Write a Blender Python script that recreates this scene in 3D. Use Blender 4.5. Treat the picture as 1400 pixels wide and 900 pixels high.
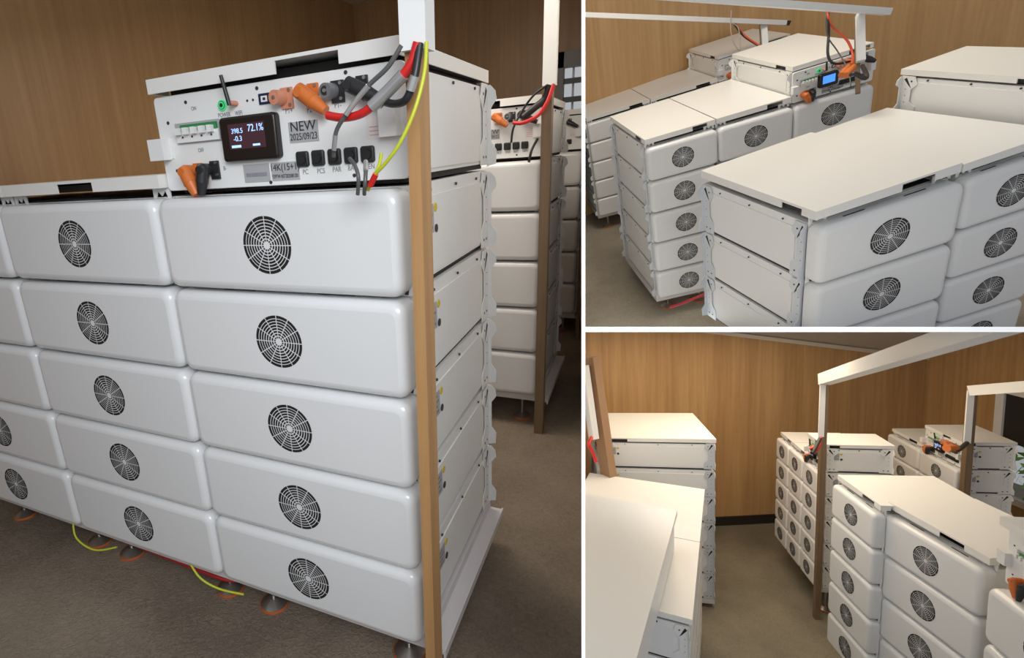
import bpy, bmesh, math, random
from mathutils import Matrix, Vector

for o in list(bpy.data.objects):
    bpy.data.objects.remove(o, do_unlink=True)
SC = bpy.context.scene
COL = SC.collection
S = 0.72            # metres per module width of the measured survey
EYE = 1.535         # eye height above the floor of the large hall

# ------------------------------------------------------------------ rooms (orientation of each hall seen from the viewpoint)
RL = Matrix(((0.8949, 0.4408, -0.0703), (0.0719, -0.2979, -0.9519), (-0.4405, 0.8468, -0.2982)))
RT = Matrix(((0.9304, -0.1740, -0.3226), (-0.3665, -0.4418, -0.8188), (0.0, 0.8801, -0.4748)))
RB = Matrix(((0.9959, -0.0135, -0.0899), (-0.0909, -0.1478, -0.9848), (0.0, 0.9889, -0.1485)))
BASE = RL.transposed()
def room_matrix(R):
    return Matrix.Translation((0, 0, EYE)) @ (BASE @ R).to_4x4()
ROOM = {'hall': room_matrix(RL), 'upper': room_matrix(RT), 'lower': room_matrix(RB)}

# ------------------------------------------------------------------ camera
cd = bpy.data.cameras.new('camera')
cam = bpy.data.objects.new('camera', cd); COL.objects.link(cam)
cam.matrix_world = Matrix.Translation((0, 0, EYE)) @ (BASE @ Matrix(((1, 0, 0), (0, -1, 0), (0, 0, -1)))).to_4x4()
cd.sensor_fit = 'HORIZONTAL'; cd.sensor_width = 36.0
cd.lens = 36.0 * 750 / 1400
cd.shift_x = (700 - 500) / 1400
cd.clip_start = 0.05; cd.clip_end = 60
SC.camera = cam

# ------------------------------------------------------------------ world, exposure
w = bpy.data.worlds.new('world'); SC.world = w; w.use_nodes = True
bg = w.node_tree.nodes['Background']
bg.inputs[0].default_value = (0.93, 0.96, 1.0, 1); bg.inputs[1].default_value = 0.45
SC.view_settings.view_transform = 'Standard'
try: SC.view_settings.look = 'None'
except Exception: pass
SC.view_settings.gamma = 1.0
SC.view_settings.use_curve_mapping = False
SC.view_settings.exposure = 0.0

def area(name, room, loc, target, size, power, color, spread=180):
    ld = bpy.data.lights.new(name, 'AREA'); ld.shape = 'RECTANGLE'
    ld.size, ld.size_y = size; ld.energy = power; ld.color = color; ld.spread = math.radians(spread)
    o = bpy.data.objects.new(name, ld); COL.objects.link(o)
    M = ROOM[room]; p = M @ Vector(loc); t = M @ Vector(target)
    o.matrix_world = Matrix.Translation(p) @ (t - p).to_track_quat('-Z', 'Y').to_matrix().to_4x4()
    return o
area('hall_assumed_daylight', 'hall', (0.55, -0.55, 0.75), (-0.9, 1.3, -0.7), (1.2, 0.9), 14, (0.92, 0.96, 1.0), 95)  # cool daylight assumed from behind the viewpoint
area('hall_fill_light', 'hall', (-1.2, 2.5, 1.0), (-1.0, 3.0, -1.0), (1.2, 0.6), 22, (1.0, 0.90, 0.78))  # added overhead fill, no such fixture known in this hall
area('upper_assumed_lamp', 'upper', (2.4, 3.3, 0.8), (2.4, 3.0, -1.3), (1.2, 0.6), 40, (1.0, 0.90, 0.74))  # assumed overhead source for the warm light, no lamp is in view
def under_divider(name, px, py, depth, size, power, color):
    # added fill without a real fixture, brightens the lower hall from under the board
    ld = bpy.data.lights.new(name, 'AREA'); ld.shape = 'RECTANGLE'; ld.size, ld.size_y = size; ld.energy = power; ld.color = color
    o = bpy.data.objects.new(name, ld); COL.objects.link(o)
    p = Vector(((px - 500) / 750 * depth, -(py - 450) / 750 * depth, -depth))
    o.matrix_world = cam.matrix_world @ Matrix.Translation(p) @ Matrix.Rotation(-math.pi / 2, 4, 'X')
under_divider('lower_fill_light', 1120, 457, 1.9, (0.9, 1.2), 4, (1.0, 0.80, 0.56))
under_divider('lower_fill_light_far', 1050, 455, 4.4, (1.6, 1.4), 34, (1.0, 0.82, 0.60))

area('lower_assumed_daylight', 'lower', (1.6, 3.4, -0.9), (3.6, 4.0, -2.6), (0.5, 0.9), 4, (0.85, 0.94, 1.0), 120)  # added cool light on the near covers, assumed daylight without a visible window

# ------------------------------------------------------------------ materials
MATS = {}
def mat(name, col, rough=0.5, metal=0.0, spec=0.5, bump=None, emit=None, coat=0.0):
    if name in MATS: return MATS[name]
    m = bpy.data.materials.new(name); m.use_nodes = True
    nt = m.node_tree; b = nt.nodes['Principled BSDF']
    b.inputs['Base Color'].default_value = (*col, 1); b.inputs['Roughness'].default_value = rough
    b.inputs['Metallic'].default_value = metal; b.inputs['Specular IOR Level'].default_value = spec
    if coat: b.inputs['Coat Weight'].default_value = coat; b.inputs['Coat Roughness'].default_value = 0.12
    tc = nt.nodes.new('ShaderNodeTexCoord')
    ns = nt.nodes.new('ShaderNodeTexNoise'); ns.inputs['Scale'].default_value = bump[0] if bump else 300
    ns.inputs['Detail'].default_value = 3
    nt.links.new(tc.outputs['Object'], ns.inputs['Vector'])
    bp = nt.nodes.new('ShaderNodeBump'); bp.inputs['Strength'].default_value = bump[1] if bump else 0.03
    bp.inputs['Distance'].default_value = bump[2] if bump else 0.0005
    nt.links.new(ns.outputs['Fac'], bp.inputs['Height']); nt.links.new(bp.outputs['Normal'], b.inputs['Normal'])
    if emit:
        b.inputs['Emission Color'].default_value = (*emit[0], 1); b.inputs['Emission Strength'].default_value = emit[1]
    MATS[name] = m
    return m
WHITE = mat('white_powder_coat', (0.80, 0.80, 0.79), 0.38, bump=(420, 0.12, 0.0006))
COVER = mat('white_gloss_cover', (0.76, 0.765, 0.77), 0.26, spec=0.5, coat=0.25)
LID = mat('white_lid_paint', (0.80, 0.79, 0.76), 0.30, bump=(700, 0.10, 0.0004))
GALV = mat('pale_grey_bracket', (0.66, 0.69, 0.73), 0.38, metal=0.25)
DARK = mat('gap_shade_dark_part', (0.02, 0.018, 0.016), 0.7)  # near-black for painted shade in gaps, also dark caps and the blind
SLOT = mat('black_slot', (0.012, 0.012, 0.012), 0.6)
BLACK = mat('black_rubber', (0.02, 0.02, 0.022), 0.4)
BEZEL = mat('dark_screen_bezel', (0.014, 0.009, 0.008), 0.3)
SCREEN = mat('screen_glass', (0.03, 0.015, 0.02), 0.2, emit=((0.10, 0.04, 0.05), 0.35))
SCREENB = mat('blue_screen_glow', (0.02, 0.05, 0.2), 0.2, emit=((0.05, 0.22, 0.9), 1.6))
DIGIT = mat('screen_digits', (0.3, 0.5, 0.8), 0.4, emit=((0.35, 0.55, 1.0), 1.1))
ORANGE = mat('orange_plug', (0.62, 0.16, 0.03), 0.42, bump=(60, 0.1, 0.001))
SALMON = mat('faded_orange_socket', (0.62, 0.25, 0.15), 0.4)
RED = mat('red_cable', (0.62, 0.02, 0.02), 0.35)
YELLOW = mat('yellow_green_wire', (0.55, 0.60, 0.04), 0.4)
SILVER = mat('silver_tape', (0.55, 0.55, 0.56), 0.3, metal=0.6)
STEEL = mat('steel', (0.45, 0.43, 0.40), 0.28, metal=0.9)
GREEN = mat('green_breaker', (0.03, 0.22, 0.07), 0.4)
LED = mat('green_power_ring', (0.02, 0.3, 0.1), 0.4, emit=((0.1, 0.8, 0.3), 0.5))
PORT = mat('navy_port', (0.01, 0.02, 0.07), 0.4)
GREYLAB = mat('grey_sticker', (0.40, 0.40, 0.41), 0.45)
PAPER = mat('white_sticker', (0.80, 0.74, 0.73), 0.6)
PINK = mat('pink_print', (0.62, 0.36, 0.36), 0.6)
INK = mat('ink', (0.03, 0.03, 0.035), 0.6)
GINK = mat('grey_print', (0.22, 0.23, 0.25), 0.6)
WARN = mat('yellow_warning_disc', (0.65, 0.50, 0.03), 0.5)
FOOTO = mat('orange_foot_ring', (0.55, 0.13, 0.03), 0.5)
BASEM = mat('base_rail_paint', (0.66, 0.63, 0.64), 0.4)
CEIL = mat('ceiling_board', (0.52, 0.46, 0.38), 0.8)
PAINT = mat('white_partition_paint', (0.93, 0.93, 0.93), 0.6)
WFRAME = mat('window_frame_grey', (0.22, 0.22, 0.22), 0.5)
LOUV = mat('louvre_slat', (0.10, 0.11, 0.11), 0.5)
SKIRT = mat('dark_skirting', (0.02, 0.016, 0.014), 0.5)
LEAF = mat('leaf_green', (0.30, 0.62, 0.10), 0.6)

def wood_wall(name, dark, light):
    m = bpy.data.materials.new(name); m.use_nodes = True; nt = m.node_tree; b = nt.nodes['Principled BSDF']
    tc = nt.nodes.new('ShaderNodeTexCoord'); L = nt.links.new
    def noise(scale, detail, vs):
        mp = nt.nodes.new('ShaderNodeMapping'); mp.inputs['Scale'].default_value = vs
        n = nt.nodes.new('ShaderNodeTexNoise'); n.inputs['Scale'].default_value = scale; n.inputs['Detail'].default_value = detail
        L(tc.outputs['Object'], mp.inputs['Vector']); L(mp.outputs['Vector'], n.inputs['Vector']); return n
    n1 = noise(30, 4, (1, 1, 0.035)); n2 = noise(6, 2, (1, 1, 0.02)); n3 = noise(160, 2, (1, 1, 0.06))
    a = nt.nodes.new('ShaderNodeMath'); a.operation = 'MULTIPLY_ADD'; a.inputs[1].default_value = 0.45
    L(n1.outputs['Fac'], a.inputs[0])
    a2 = nt.nodes.new('ShaderNodeMath'); a2.operation = 'MULTIPLY_ADD'; a2.inputs[1].default_value = 0.40
    L(n2.outputs['Fac'], a2.inputs[0])
    a3 = nt.nodes.new('ShaderNodeMath'); a3.operation = 'MULTIPLY'; a3.inputs[1].default_value = 0.15
    L(n3.outputs['Fac'], a3.inputs[0]); L(a3.outputs[0], a2.inputs[2]); L(a2.outputs[0], a.inputs[2])
    r = nt.nodes.new('ShaderNodeValToRGB'); r.color_ramp.elements[0].position = 0.36; r.color_ramp.elements[1].position = 0.64
    r.color_ramp.elements[0].color = (*dark, 1); r.color_ramp.elements[1].color = (*light, 1)
    L(a.outputs[0], r.inputs['Fac']); L(r.outputs['Color'], b.inputs['Base Color'])
    b.inputs['Roughness'].default_value = 0.42
    return m
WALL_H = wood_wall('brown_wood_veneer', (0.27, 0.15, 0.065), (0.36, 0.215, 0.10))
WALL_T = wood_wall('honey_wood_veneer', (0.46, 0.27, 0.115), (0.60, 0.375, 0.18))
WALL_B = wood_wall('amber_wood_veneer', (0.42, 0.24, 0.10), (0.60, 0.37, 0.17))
POSTW = wood_wall('pine_post', (0.40, 0.21, 0.08), (0.52, 0.30, 0.13))

def concrete(name, c0, c1):
    m = bpy.data.materials.new(name); m.use_nodes = True; nt = m.node_tree; b = nt.nodes['Principled BSDF']; L = nt.links.new
    tc = nt.nodes.new('ShaderNodeTexCoord')
    n = nt.nodes.new('ShaderNodeTexNoise'); n.inputs['Scale'].default_value = 2.2; n.inputs['Detail'].default_value = 6
    n2 = nt.nodes.new('ShaderNodeTexNoise'); n2.inputs['Scale'].default_value = 55; n2.inputs['Detail'].default_value = 5
    n2.inputs['Distortion'].default_value = 1.5
    for x in (n, n2): L(tc.outputs['Object'], x.inputs['Vector'])
    mx = nt.nodes.new('ShaderNodeMath'); mx.operation = 'MULTIPLY_ADD'; mx.inputs[1].default_value = 0.35
    L(n2.outputs['Fac'], mx.inputs[0])
    m3 = nt.nodes.new('ShaderNodeMath'); m3.operation = 'MULTIPLY'; m3.inputs[1].default_value = 0.65
    L(n.outputs['Fac'], m3.inputs[0]); L(m3.outputs[0], mx.inputs[2])
    r = nt.nodes.new('ShaderNodeValToRGB'); r.color_ramp.elements[0].position = 0.35; r.color_ramp.elements[1].position = 0.65
    r.color_ramp.elements[0].color = (*c0, 1); r.color_ramp.elements[1].color = (*c1, 1)
    L(mx.outputs[0], r.inputs['Fac']); L(r.outputs['Color'], b.inputs['Base Color'])
    bp = nt.nodes.new('ShaderNodeBump'); bp.inputs['Strength'].default_value = 0.9; bp.inputs['Distance'].default_value = 0.006
    L(n2.outputs['Fac'], bp.inputs['Height']); L(bp.outputs['Normal'], b.inputs['Normal'])
    b.inputs['Roughness'].default_value = 0.75
    return m
FLOOR_H = concrete('brown_concrete', (0.15, 0.115, 0.085), (0.30, 0.24, 0.18))
FLOOR_T = concrete('pale_concrete', (0.26, 0.22, 0.165), (0.42, 0.37, 0.29))
FLOOR_B = concrete('sandy_concrete', (0.13, 0.115, 0.08), (0.25, 0.22, 0.16))

# ------------------------------------------------------------------ mesh helpers
class MB:
    """collects shapes with material slots, then builds one mesh"""
    def __init__(self): self.v = []; self.f = []; self.mi = []; self.mats = []; self.sm = []
    def slot(self, m):
        if m not in self.mats: self.mats.append(m)
        return self.mats.index(m)
    def add(self, verts, faces, m, smooth=False):
        n = len(self.v); k = self.slot(m); self.v += [tuple(p) for p in verts]
        for f in faces: self.f.append(tuple(n + i for i in f)); self.mi.append(k); self.sm.append(smooth)
    def box(self, x0, x1, y0, y1, z0, z1, m):
        v = [(x, y, z) for z in (z0, z1) for y in (y0, y1) for x in (x0, x1)]
        self.add(v, [(0, 2, 3, 1), (4, 5, 7, 6), (0, 1, 5, 4), (2, 6, 7, 3), (0, 4, 6, 2), (1, 3, 7, 5)], m)
    def bevel_box(self, x0, x1, y0, y1, z0, z1, r, m, seg=3):
        self.loft_y([(y0, r, 0.0), (y0, r, 0.0)], x0, x1, z0, z1, y0, y1, r, m, seg)
    def loft_y(self, _, x0, x1, z0, z1, y0, y1, r, m, seg=3, rc=None, back=True):
        """slab facing -y with rounded corners (radius rc) and a rounded front edge (radius r)"""
        rc = rc or r * 1.2; rings = []
        prof = [(y1, 0.0)] + [(y0 + r - r * math.sin(a), r - r * math.cos(a)) for a in [i * math.pi / 2 / seg for i in range(seg + 1)]]
        cs = 5
        for (y, ins) in prof:
            ring = []; a0, a1, b0, b1 = x0 + ins, x1 - ins, z0 + ins, z1 - ins; q = max(rc - ins * 0.55, 0.0015)
            for (cx, cz, st) in ((a1 - q, b1 - q, 0), (a0 + q, b1 - q, 1), (a0 + q, b0 + q, 2), (a1 - q, b0 + q, 3)):
                for i in range(cs + 1):
                    t = (st + i / cs) * math.pi / 2; ring.append((cx + q * math.cos(t), y, cz + q * math.sin(t)))
            rings.append(ring)
        n = len(rings[0]); v = [p for rg in rings for p in rg]; f = []
        for k in range(len(rings) - 1):
            for i in range(n):
                j = (i + 1) % n; f.append((k * n + i, k * n + j, (k + 1) * n + j, (k + 1) * n + i))
        self.add(v, f, m, True)
        self.add(rings[-1], [tuple(range(n))], m); self.add(rings[0], [tuple(reversed(range(n)))], m)
    def prism(self, pts, axis, a, b, m):
        """outline pts (2-D) extruded along axis between a and b"""
        def P(p, t):
            return {'x': (t, p[0], p[1]), 'y': (p[0], t, p[1]), 'z': (p[0], p[1], t)}[axis]
        n = len(pts); v = [P(p, a) for p in pts] + [P(p, b) for p in pts]
        f = [tuple(range(n)), tuple(reversed(range(n, 2 * n)))] + [(i, i + n, (i + 1) % n + n, (i + 1) % n) for i in range(n)]
        self.add(v, f, m)
    def cyl(self, p, q, r0, r1, m, n=14, smooth=True):
        p = Vector(p); q = Vector(q); d = (q - p).normalized(); u = d.orthogonal().normalized(); w_ = d.cross(u)
        ra = [p + (u * math.cos(2 * math.pi * i / n) + w_ * math.sin(2 * math.pi * i / n)) * r0 for i in range(n)]
        rb = [q + (u * math.cos(2 * math.pi * i / n) + w_ * math.sin(2 * math.pi * i / n)) * r1 for i in range(n)]
        self.add(ra + rb, [(i, (i + 1) % n, n + (i + 1) % n, n + i) for i in range(n)], m, smooth)
        self.add(ra, [tuple(reversed(range(n)))], m); self.add(rb, [tuple(range(n))], m)
    def tube(self, pts, r, m, n=8, sub=5):
        P = [Vector(p) for p in pts]; Q = []
        for i in range(len(P) - 1):
            a = P[max(i - 1, 0)]; b = P[i]; c = P[i + 1]; d = P[min(i + 2, len(P) - 1)]
            for s in range(sub):
                t = s / sub
                Q.append(0.5 * ((2 * b) + (c - a) * t + (2 * a - 5 * b + 4 * c - d) * t * t + (3 * b - a - 3 * c + d) * t ** 3))
        Q.append(P[-1]); v = []; u = None
        for i, p in enumerate(Q):
            d = (Q[min(i + 1, len(Q) - 1)] - Q[max(i - 1, 0)]).normalized()
            u = d.orthogonal().normalized() if u is None else (u - d * u.dot(d)).normalized()
            w_ = d.cross(u)
            v += [p + (u * math.cos(2 * math.pi * k / n) + w_ * math.sin(2 * math.pi * k / n)) * r for k in range(n)]
        f = [(i * n + k, i * n + (k + 1) % n, (i + 1) * n + (k + 1) % n, (i + 1) * n + k) for i in range(len(Q) - 1) for k in range(n)]
        self.add(v, f, m, True); N = len(Q) - 1
        self.add(v[:n], [tuple(reversed(range(n)))], m); self.add(v[N * n:], [tuple(range(n))], m)
    def mesh(self, name):
        me = bpy.data.meshes.new(name); me.from_pydata(self.v, [], self.f)
        for m in self.mats: me.materials.append(m)
        for p, k, s in zip(me.polygons, self.mi, self.sm): p.material_index = k; p.use_smooth = s
        me.update(); bm = bmesh.new(); bm.from_mesh(me); bmesh.ops.recalc_face_normals(bm, faces=bm.faces); bm.to_mesh(me); bm.free()
        return me

def link(name, data, parent=None, M=None):
    o = bpy.data.objects.new(name, data); COL.objects.link(o)
    if parent is not None: o.parent = parent
    if M is not None: o.matrix_local = M
    return o
def tag(o, label, cat, group=None):
    if len(label.split()) > 16: print('LONG', len(label.split()), label)
    o['label'] = label; o['category'] = cat
    if group: o['group'] = group
    return o
def thing(name, label, cat, room, loc, yaw=0.0, group=None):
    o = bpy.data.objects.new(name, None); COL.objects.link(o); o.empty_display_size = 0.05
    o.matrix_world = ROOM[room] @ Matrix.Translation(loc) @ Matrix.Rotation(yaw, 4, 'Z')
    return tag(o, label, cat, group)
def single(name, mb, label, cat, room, group=None, loc=(0, 0, 0), yaw=0.0):
    o = link(name, mb.mesh(name)); o.matrix_world = ROOM[room] @ Matrix.Translation(loc) @ Matrix.Rotation(yaw, 4, 'Z')
    return tag(o, label, cat, group)
def structure(name, mb, room, loc=(0, 0, 0), yaw=0.0):
    o = link(name, mb.mesh(name)); o.matrix_world = ROOM[room] @ Matrix.Translation(loc) @ Matrix.Rotation(yaw, 4, 'Z')
    o['kind'] = 'structure'
    return o
TXT = {}
def text_mesh(s, size, m, align='CENTER', sx=1.0):
    key = (s, size, m.name, align, sx)
    if key in TXT: return TXT[key]
    c = bpy.data.curves.new('lettering', 'FONT'); c.body = s; c.size = size; c.align_x = align; c.align_y = 'CENTER'; c.extrude = 0.0003
    o = bpy.data.objects.new('lettering', c); COL.objects.link(o)
    me = bpy.data.meshes.new_from_object(o.evaluated_get(bpy.context.evaluated_depsgraph_get()))
    bpy.data.objects.remove(o, do_unlink=True)
    # stand the text up so it faces -y
    me.transform(Matrix.Rotation(math.pi / 2, 4, 'X') @ Matrix.Scale(sx, 4, (1, 0, 0)))
    me.materials.clear(); me.materials.append(m); TXT[key] = me
    return me
def view_point(room, px, py, depth):
    """the point of a room that lies at this depth from the viewpoint, in that room's metres"""
    R = {'hall': RL, 'upper': RT, 'lower': RB}[room]
    return R.transposed() @ Vector(((px - 500) / 750 * depth, (py - 450) / 750 * depth, depth))

# ------------------------------------------------------------------ battery modules
CACHE = {}
def cached(key, fn):
    if key not in CACHE: CACHE[key] = fn()
    return CACHE[key]
def kz(*a): return tuple(round(x, 4) if isinstance(x, float) else x for x in a)

def housing_mesh(w, d, h, c):
    def mk():
        b = MB(); e = 0.010
        b.box(e, w - e, c, d - 0.012, 0.07 * h, 0.995 * h, WHITE)
        b.box(e + 0.012, w - e - 0.012, c + 0.03, d - 0.03, 0.0, 0.07 * h, DARK)  # black box paints the shade in the slit below the module
        for (xa, xb, xs) in ((e - 0.003, e, e - 0.0036), (w - e, w - e + 0.003, w - e + 0.0036)):
            b.box(xa, xb, c + 0.07, d - 0.08, 0.10 * h, 0.86 * h, WHITE)
            for t in (0.2, 0.5, 0.8):
                y = c + (d - c) * t; b.cyl((xs - 0.002, y, 0.92 * h), (xs + 0.002, y, 0.92 * h), 0.004, 0.004, INK, 8)
        b.box(0.1 * w, 0.9 * w, c + 0.02, c + 0.05, 0.995 * h, 1.0 * h, DARK)
        return b.mesh('housing')
    return cached(kz('housing', w, d, h), mk)
def cover_mesh(w, h, c):
    def mk():
        b = MB(); b.loft_y(None, 0.002, w - 0.002, 0.028 * h, 0.99 * h, 0, c - 0.004, 0.095 * h, COVER, 5, rc=0.125 * h)
        for t in (0.22, 0.64): b.box(t * w, (t + 0.15) * w, c * 0.62, c * 0.72, 0.985 * h, 0.9915 * h, SLOT)
        return b.mesh('front_cover')
    return cached(kz('cover', w, h), mk)
def grille_mesh(w, h):
    def mk():
        b = MB(); R = 0.285 * h; cx, cz = w * 0.5, h * 0.51; nr = 8
        for k in range(nr):
            r0 = R * (0.14 + 0.86 * k / nr); r1 = R * (0.14 + 0.86 * (k + (0.60 + 0.02 * k if k < nr - 1 else 1.0)) / nr)
            for s in range(12):
                a0 = s * math.pi / 6 + 0.018 * R / r1; a1 = (s + 1) * math.pi / 6 - 0.018 * R / r1
                if a1 - a0 < 0.1: continue
                v = []; f = []
                for i in range(4):
                    a = a0 + (a1 - a0) * i / 3
                    v += [(cx + r0 * math.cos(a), -0.0008, cz + r0 * math.sin(a)), (cx + r1 * math.cos(a), -0.0008, cz + r1 * math.sin(a))]
                    if i: f.append((2 * i - 2, 2 * i - 1, 2 * i + 1, 2 * i))
                b.add(v, f, SLOT)
        return b.mesh('fan_grille')
    return cached(kz('grille', w, h), mk)
def bracket_mesh(h, rear, sgn, mtl=WHITE):
    """perforated zig-zag corner bracket: side flange plus an outward flange; origin on the housing's bottom corner"""
    def mk():
        b = MB(); L = 0.082; t = 0.003; x0, x1 = (0, t * sgn)
        xa, xb = min(x0, x1), max(x0, x1)
        dy = -1 if rear else 1
        out = [(0, 0.02 * h), (dy * L, 0.02 * h), (dy * L, 0.24 * h), (dy * L * 0.62, 0.36 * h), (dy * L * 0.62, 0.66 * h), (dy * L, 0.80 * h), (dy * L * 0.8, 0.98 * h), (0, 0.98 * h)]
        b.prism(out, 'x', xa, xb, mtl)
        o2 = [(0, 0.0), (sgn * 0.030, 0.03 * h), (sgn * 0.032, 0.20 * h), (sgn * 0.014, 0.30 * h), (sgn * 0.014, 0.70 * h), (sgn * 0.032, 0.80 * h), (sgn * 0.028, 0.90 * h), (sgn * 0.012, 0.97 * h), (0, 0.97 * h)]
        b.prism(o2, 'y', -0.003 if rear else 0.0, 0.0 if rear else 0.003, mtl)
        xs = x1 + sgn * 0.0008
        for (yy, zz) in ((0.3, 0.12), (0.66, 0.12), (0.3, 0.86), (0.62, 0.86), (0.3, 0.34), (0.3, 0.5), (0.3, 0.66)):
            r = 0.0045 if zz in (0.12, 0.86) else 0.0022
            y = dy * L * yy; b.cyl((xs - 0.002 * sgn, y, zz * h), (xs, y, zz * h), r, r, INK, 8)
        b.prism([(dy * L * 0.15, 0.90 * h), (dy * L * 0.45, 0.76 * h), (dy * L * 0.62, 0.70 * h), (dy * L * 0.3, 0.94 * h)], 'x', xs - 0.0015 * sgn, xs, DARK)
        return b.mesh('corner_bracket')
    return cached(kz('bracket', h, rear, sgn, mtl.name), mk)
def gusset_mesh(w, h, c, right):
    def mk():
        b = MB(); s = 0.16 * h
        for (x0, sg) in ([(w - 0.001, -1)] if right else [(0.001, 1)]):
            for z0 in (0.0, ):
                b.prism([(x0, z0), (x0 + sg * s, z0), (x0 + sg * s, z0 + 0.10 * h), (x0, z0 + 0.26 * h)], 'y', c - 0.012, c - 0.008, WHITE)
                b.prism([(x0 + sg * s * .35, z0 + 0.01 * h), (x0 + sg * s * .6, z0 + 0.01 * h), (x0 + sg * s * .2, z0 + 0.16 * h)], 'y', c - 0.0135, c - 0.0125, INK)
        return b.mesh('gusset')
    return cached(kz('gusset', w, h, right), mk)
def label_mesh(h):
    def mk():
        b = MB(); u = h
        b.box(-0.001, 0.0, 0, 0.30 * u, 0, 0.28 * u, GREYLAB)
        for i in range(4): b.box(-0.001, 0.0006, 0.02 * u, (0.26 - 0.04 * (i % 2)) * u, (0.04 + 0.06 * i) * u, (0.065 + 0.06 * i) * u, GINK)
        b.cyl((-0.001, 0.36 * u, 0.24 * u), (0.0006, 0.36 * u, 0.24 * u), 0.042 * u, 0.042 * u, WARN, 14)
        b.cyl((-0.001, 0.37 * u, 0.03 * u), (0.0006, 0.37 * u, 0.03 * u), 0.042 * u, 0.042 * u, INK, 14)
        return b.mesh('side_label')
    return cached(kz('label', h), mk)

def side_brackets(root, w, d, h, c, left=True, right=True, front=True, mtl=WHITE):
    for (on, x, sg) in ((left, 0.007, -1), (right, w - 0.007, 1)):
        if not on: continue
        link('corner_bracket', bracket_mesh(h, True, sg, mtl), root, Matrix.Translation((x, d - 0.006, 0)))
        if front: link('corner_bracket', bracket_mesh(h, False, sg, mtl), root, Matrix.Translation((x, c + 0.004, 0)))

def module(room, B, i, k, label, group, sides='', lab=None):
    """one battery module of block B (metres): column i, tier k (0 = top)"""
    w, d, h = B['w'], B['d'], B['h']; c = B['c']
    cy, sy = math.cos(B['yaw']), math.sin(B['yaw'])
    loc = (B['x'] + cy * i * w, B['y'] + sy * i * w, B['z'] - (k + 1) * h)
    r = thing('battery_module', label, 'battery', room, loc, B['yaw'], group)
    link('housing', housing_mesh(w, d, h, c), r)
    cv = link('front_cover', cover_mesh(w, h, c), r)
    link('fan_grille', grille_mesh(w, h), cv)
    [link('gusset', gusset_mesh(w, h, c, rt), r) for rt in (False, True)]
    side_brackets(r, w, d, h, c, 'l' in sides, 'r' in sides, 'f' in sides, GALV if 'g' in sides else WHITE)
    if lab:
        link('side_label', label_mesh(h), r, Matrix.Translation((w - 0.0055, c + lab * d, 0.5 * h)))
    return r

def lid_mesh(w, d, h, notch, gapz, tabs):
    def mk():
        b = MB(); t = 0.14 * h; e = 0.004; s = 0.004; y0 = 0.0; y1 = d + 0.006
        b.box(e, w - e, y0, y1, t - s, t, LID)
        n0, n1 = notch[0] * w, notch[1] * w; m0, m1 = 0.10 * d, 0.25 * d
        b.box(e, n0, y0, y0 + s, 0, t - s, LID); b.box(n1, w - e, y0, y0 + s, 0, t - s, LID)
        b.box(n0, n1, y0, y0 + s, 0.78 * t, t - s, LID)
        b.box(e, w - e, y1 - s, y1, 0, t - s, LID)
        for x in (e, w - e - s):
            b.box(x, x + s, y0 + s, m0, 0, t - s, LID); b.box(x, x + s, m1, y1 - s, 0, t - s, LID); b.box(x, x + s, m0, m1, 0.72 * t, t - s, LID)
        b.box(e + 0.012, w - e - 0.012, 0.07, d - 0.02, 0.02 * t, 0.60 * t, DARK)  # black fill paints the shade seen through the lid notches
        return b.mesh('lid')
    return cached(kz('lid', w, d, h, notch[0]), mk)
def tab_mesh(h, gapz):
    def mk():
        b = MB(); a = 0.13 * h; z0 = -gapz - 0.02 * h
        b.prism([(-a, z0), (-a, 0.0), (a, 0.0), (a, z0), (a * 0.72, z0), (a * .45, -0.03 * h), (0, z0 * .75), (-a * .45, -0.03 * h), (-a * 0.72, z0)], 'y', 0, 0.004, WHITE)
        return b.mesh('corner_tab')
    return cached(kz('tab', h, gapz), mk)
def lid(room, B, i, label, group, z=None, notch=(0.58, 0.83), y0=0.035, gap=0.10, ends=(True, True)):
    w, d, h = B['w'], B['d'], B['h']; cy, sy = math.cos(B['yaw']), math.sin(B['yaw'])
    z = B['z'] + gap * h if z is None else z
    loc = Vector((B['x'] + cy * i * w - sy * y0, B['y'] + sy * i * w + cy * y0, z))
    r = thing('top_lid', label, 'lid', room, loc, B['yaw'], group)
    link('lid_panel', lid_mesh(w, d - y0, h, notch, gap * h, ends), r)
    for x in (0.06, w - 0.06) if gap > 0.05 else ():
        link('corner_tab', tab_mesh(h, gap * h), r, Matrix.Translation((x if x > 0.1 else 0.13 * h + 0.004, B['c'] - y0 - 0.004, 0)) if x < 0.1 else Matrix.Translation((w - 0.13 * h - 0.004, B['c'] - y0 - 0.004, 0)))
    return r

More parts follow.
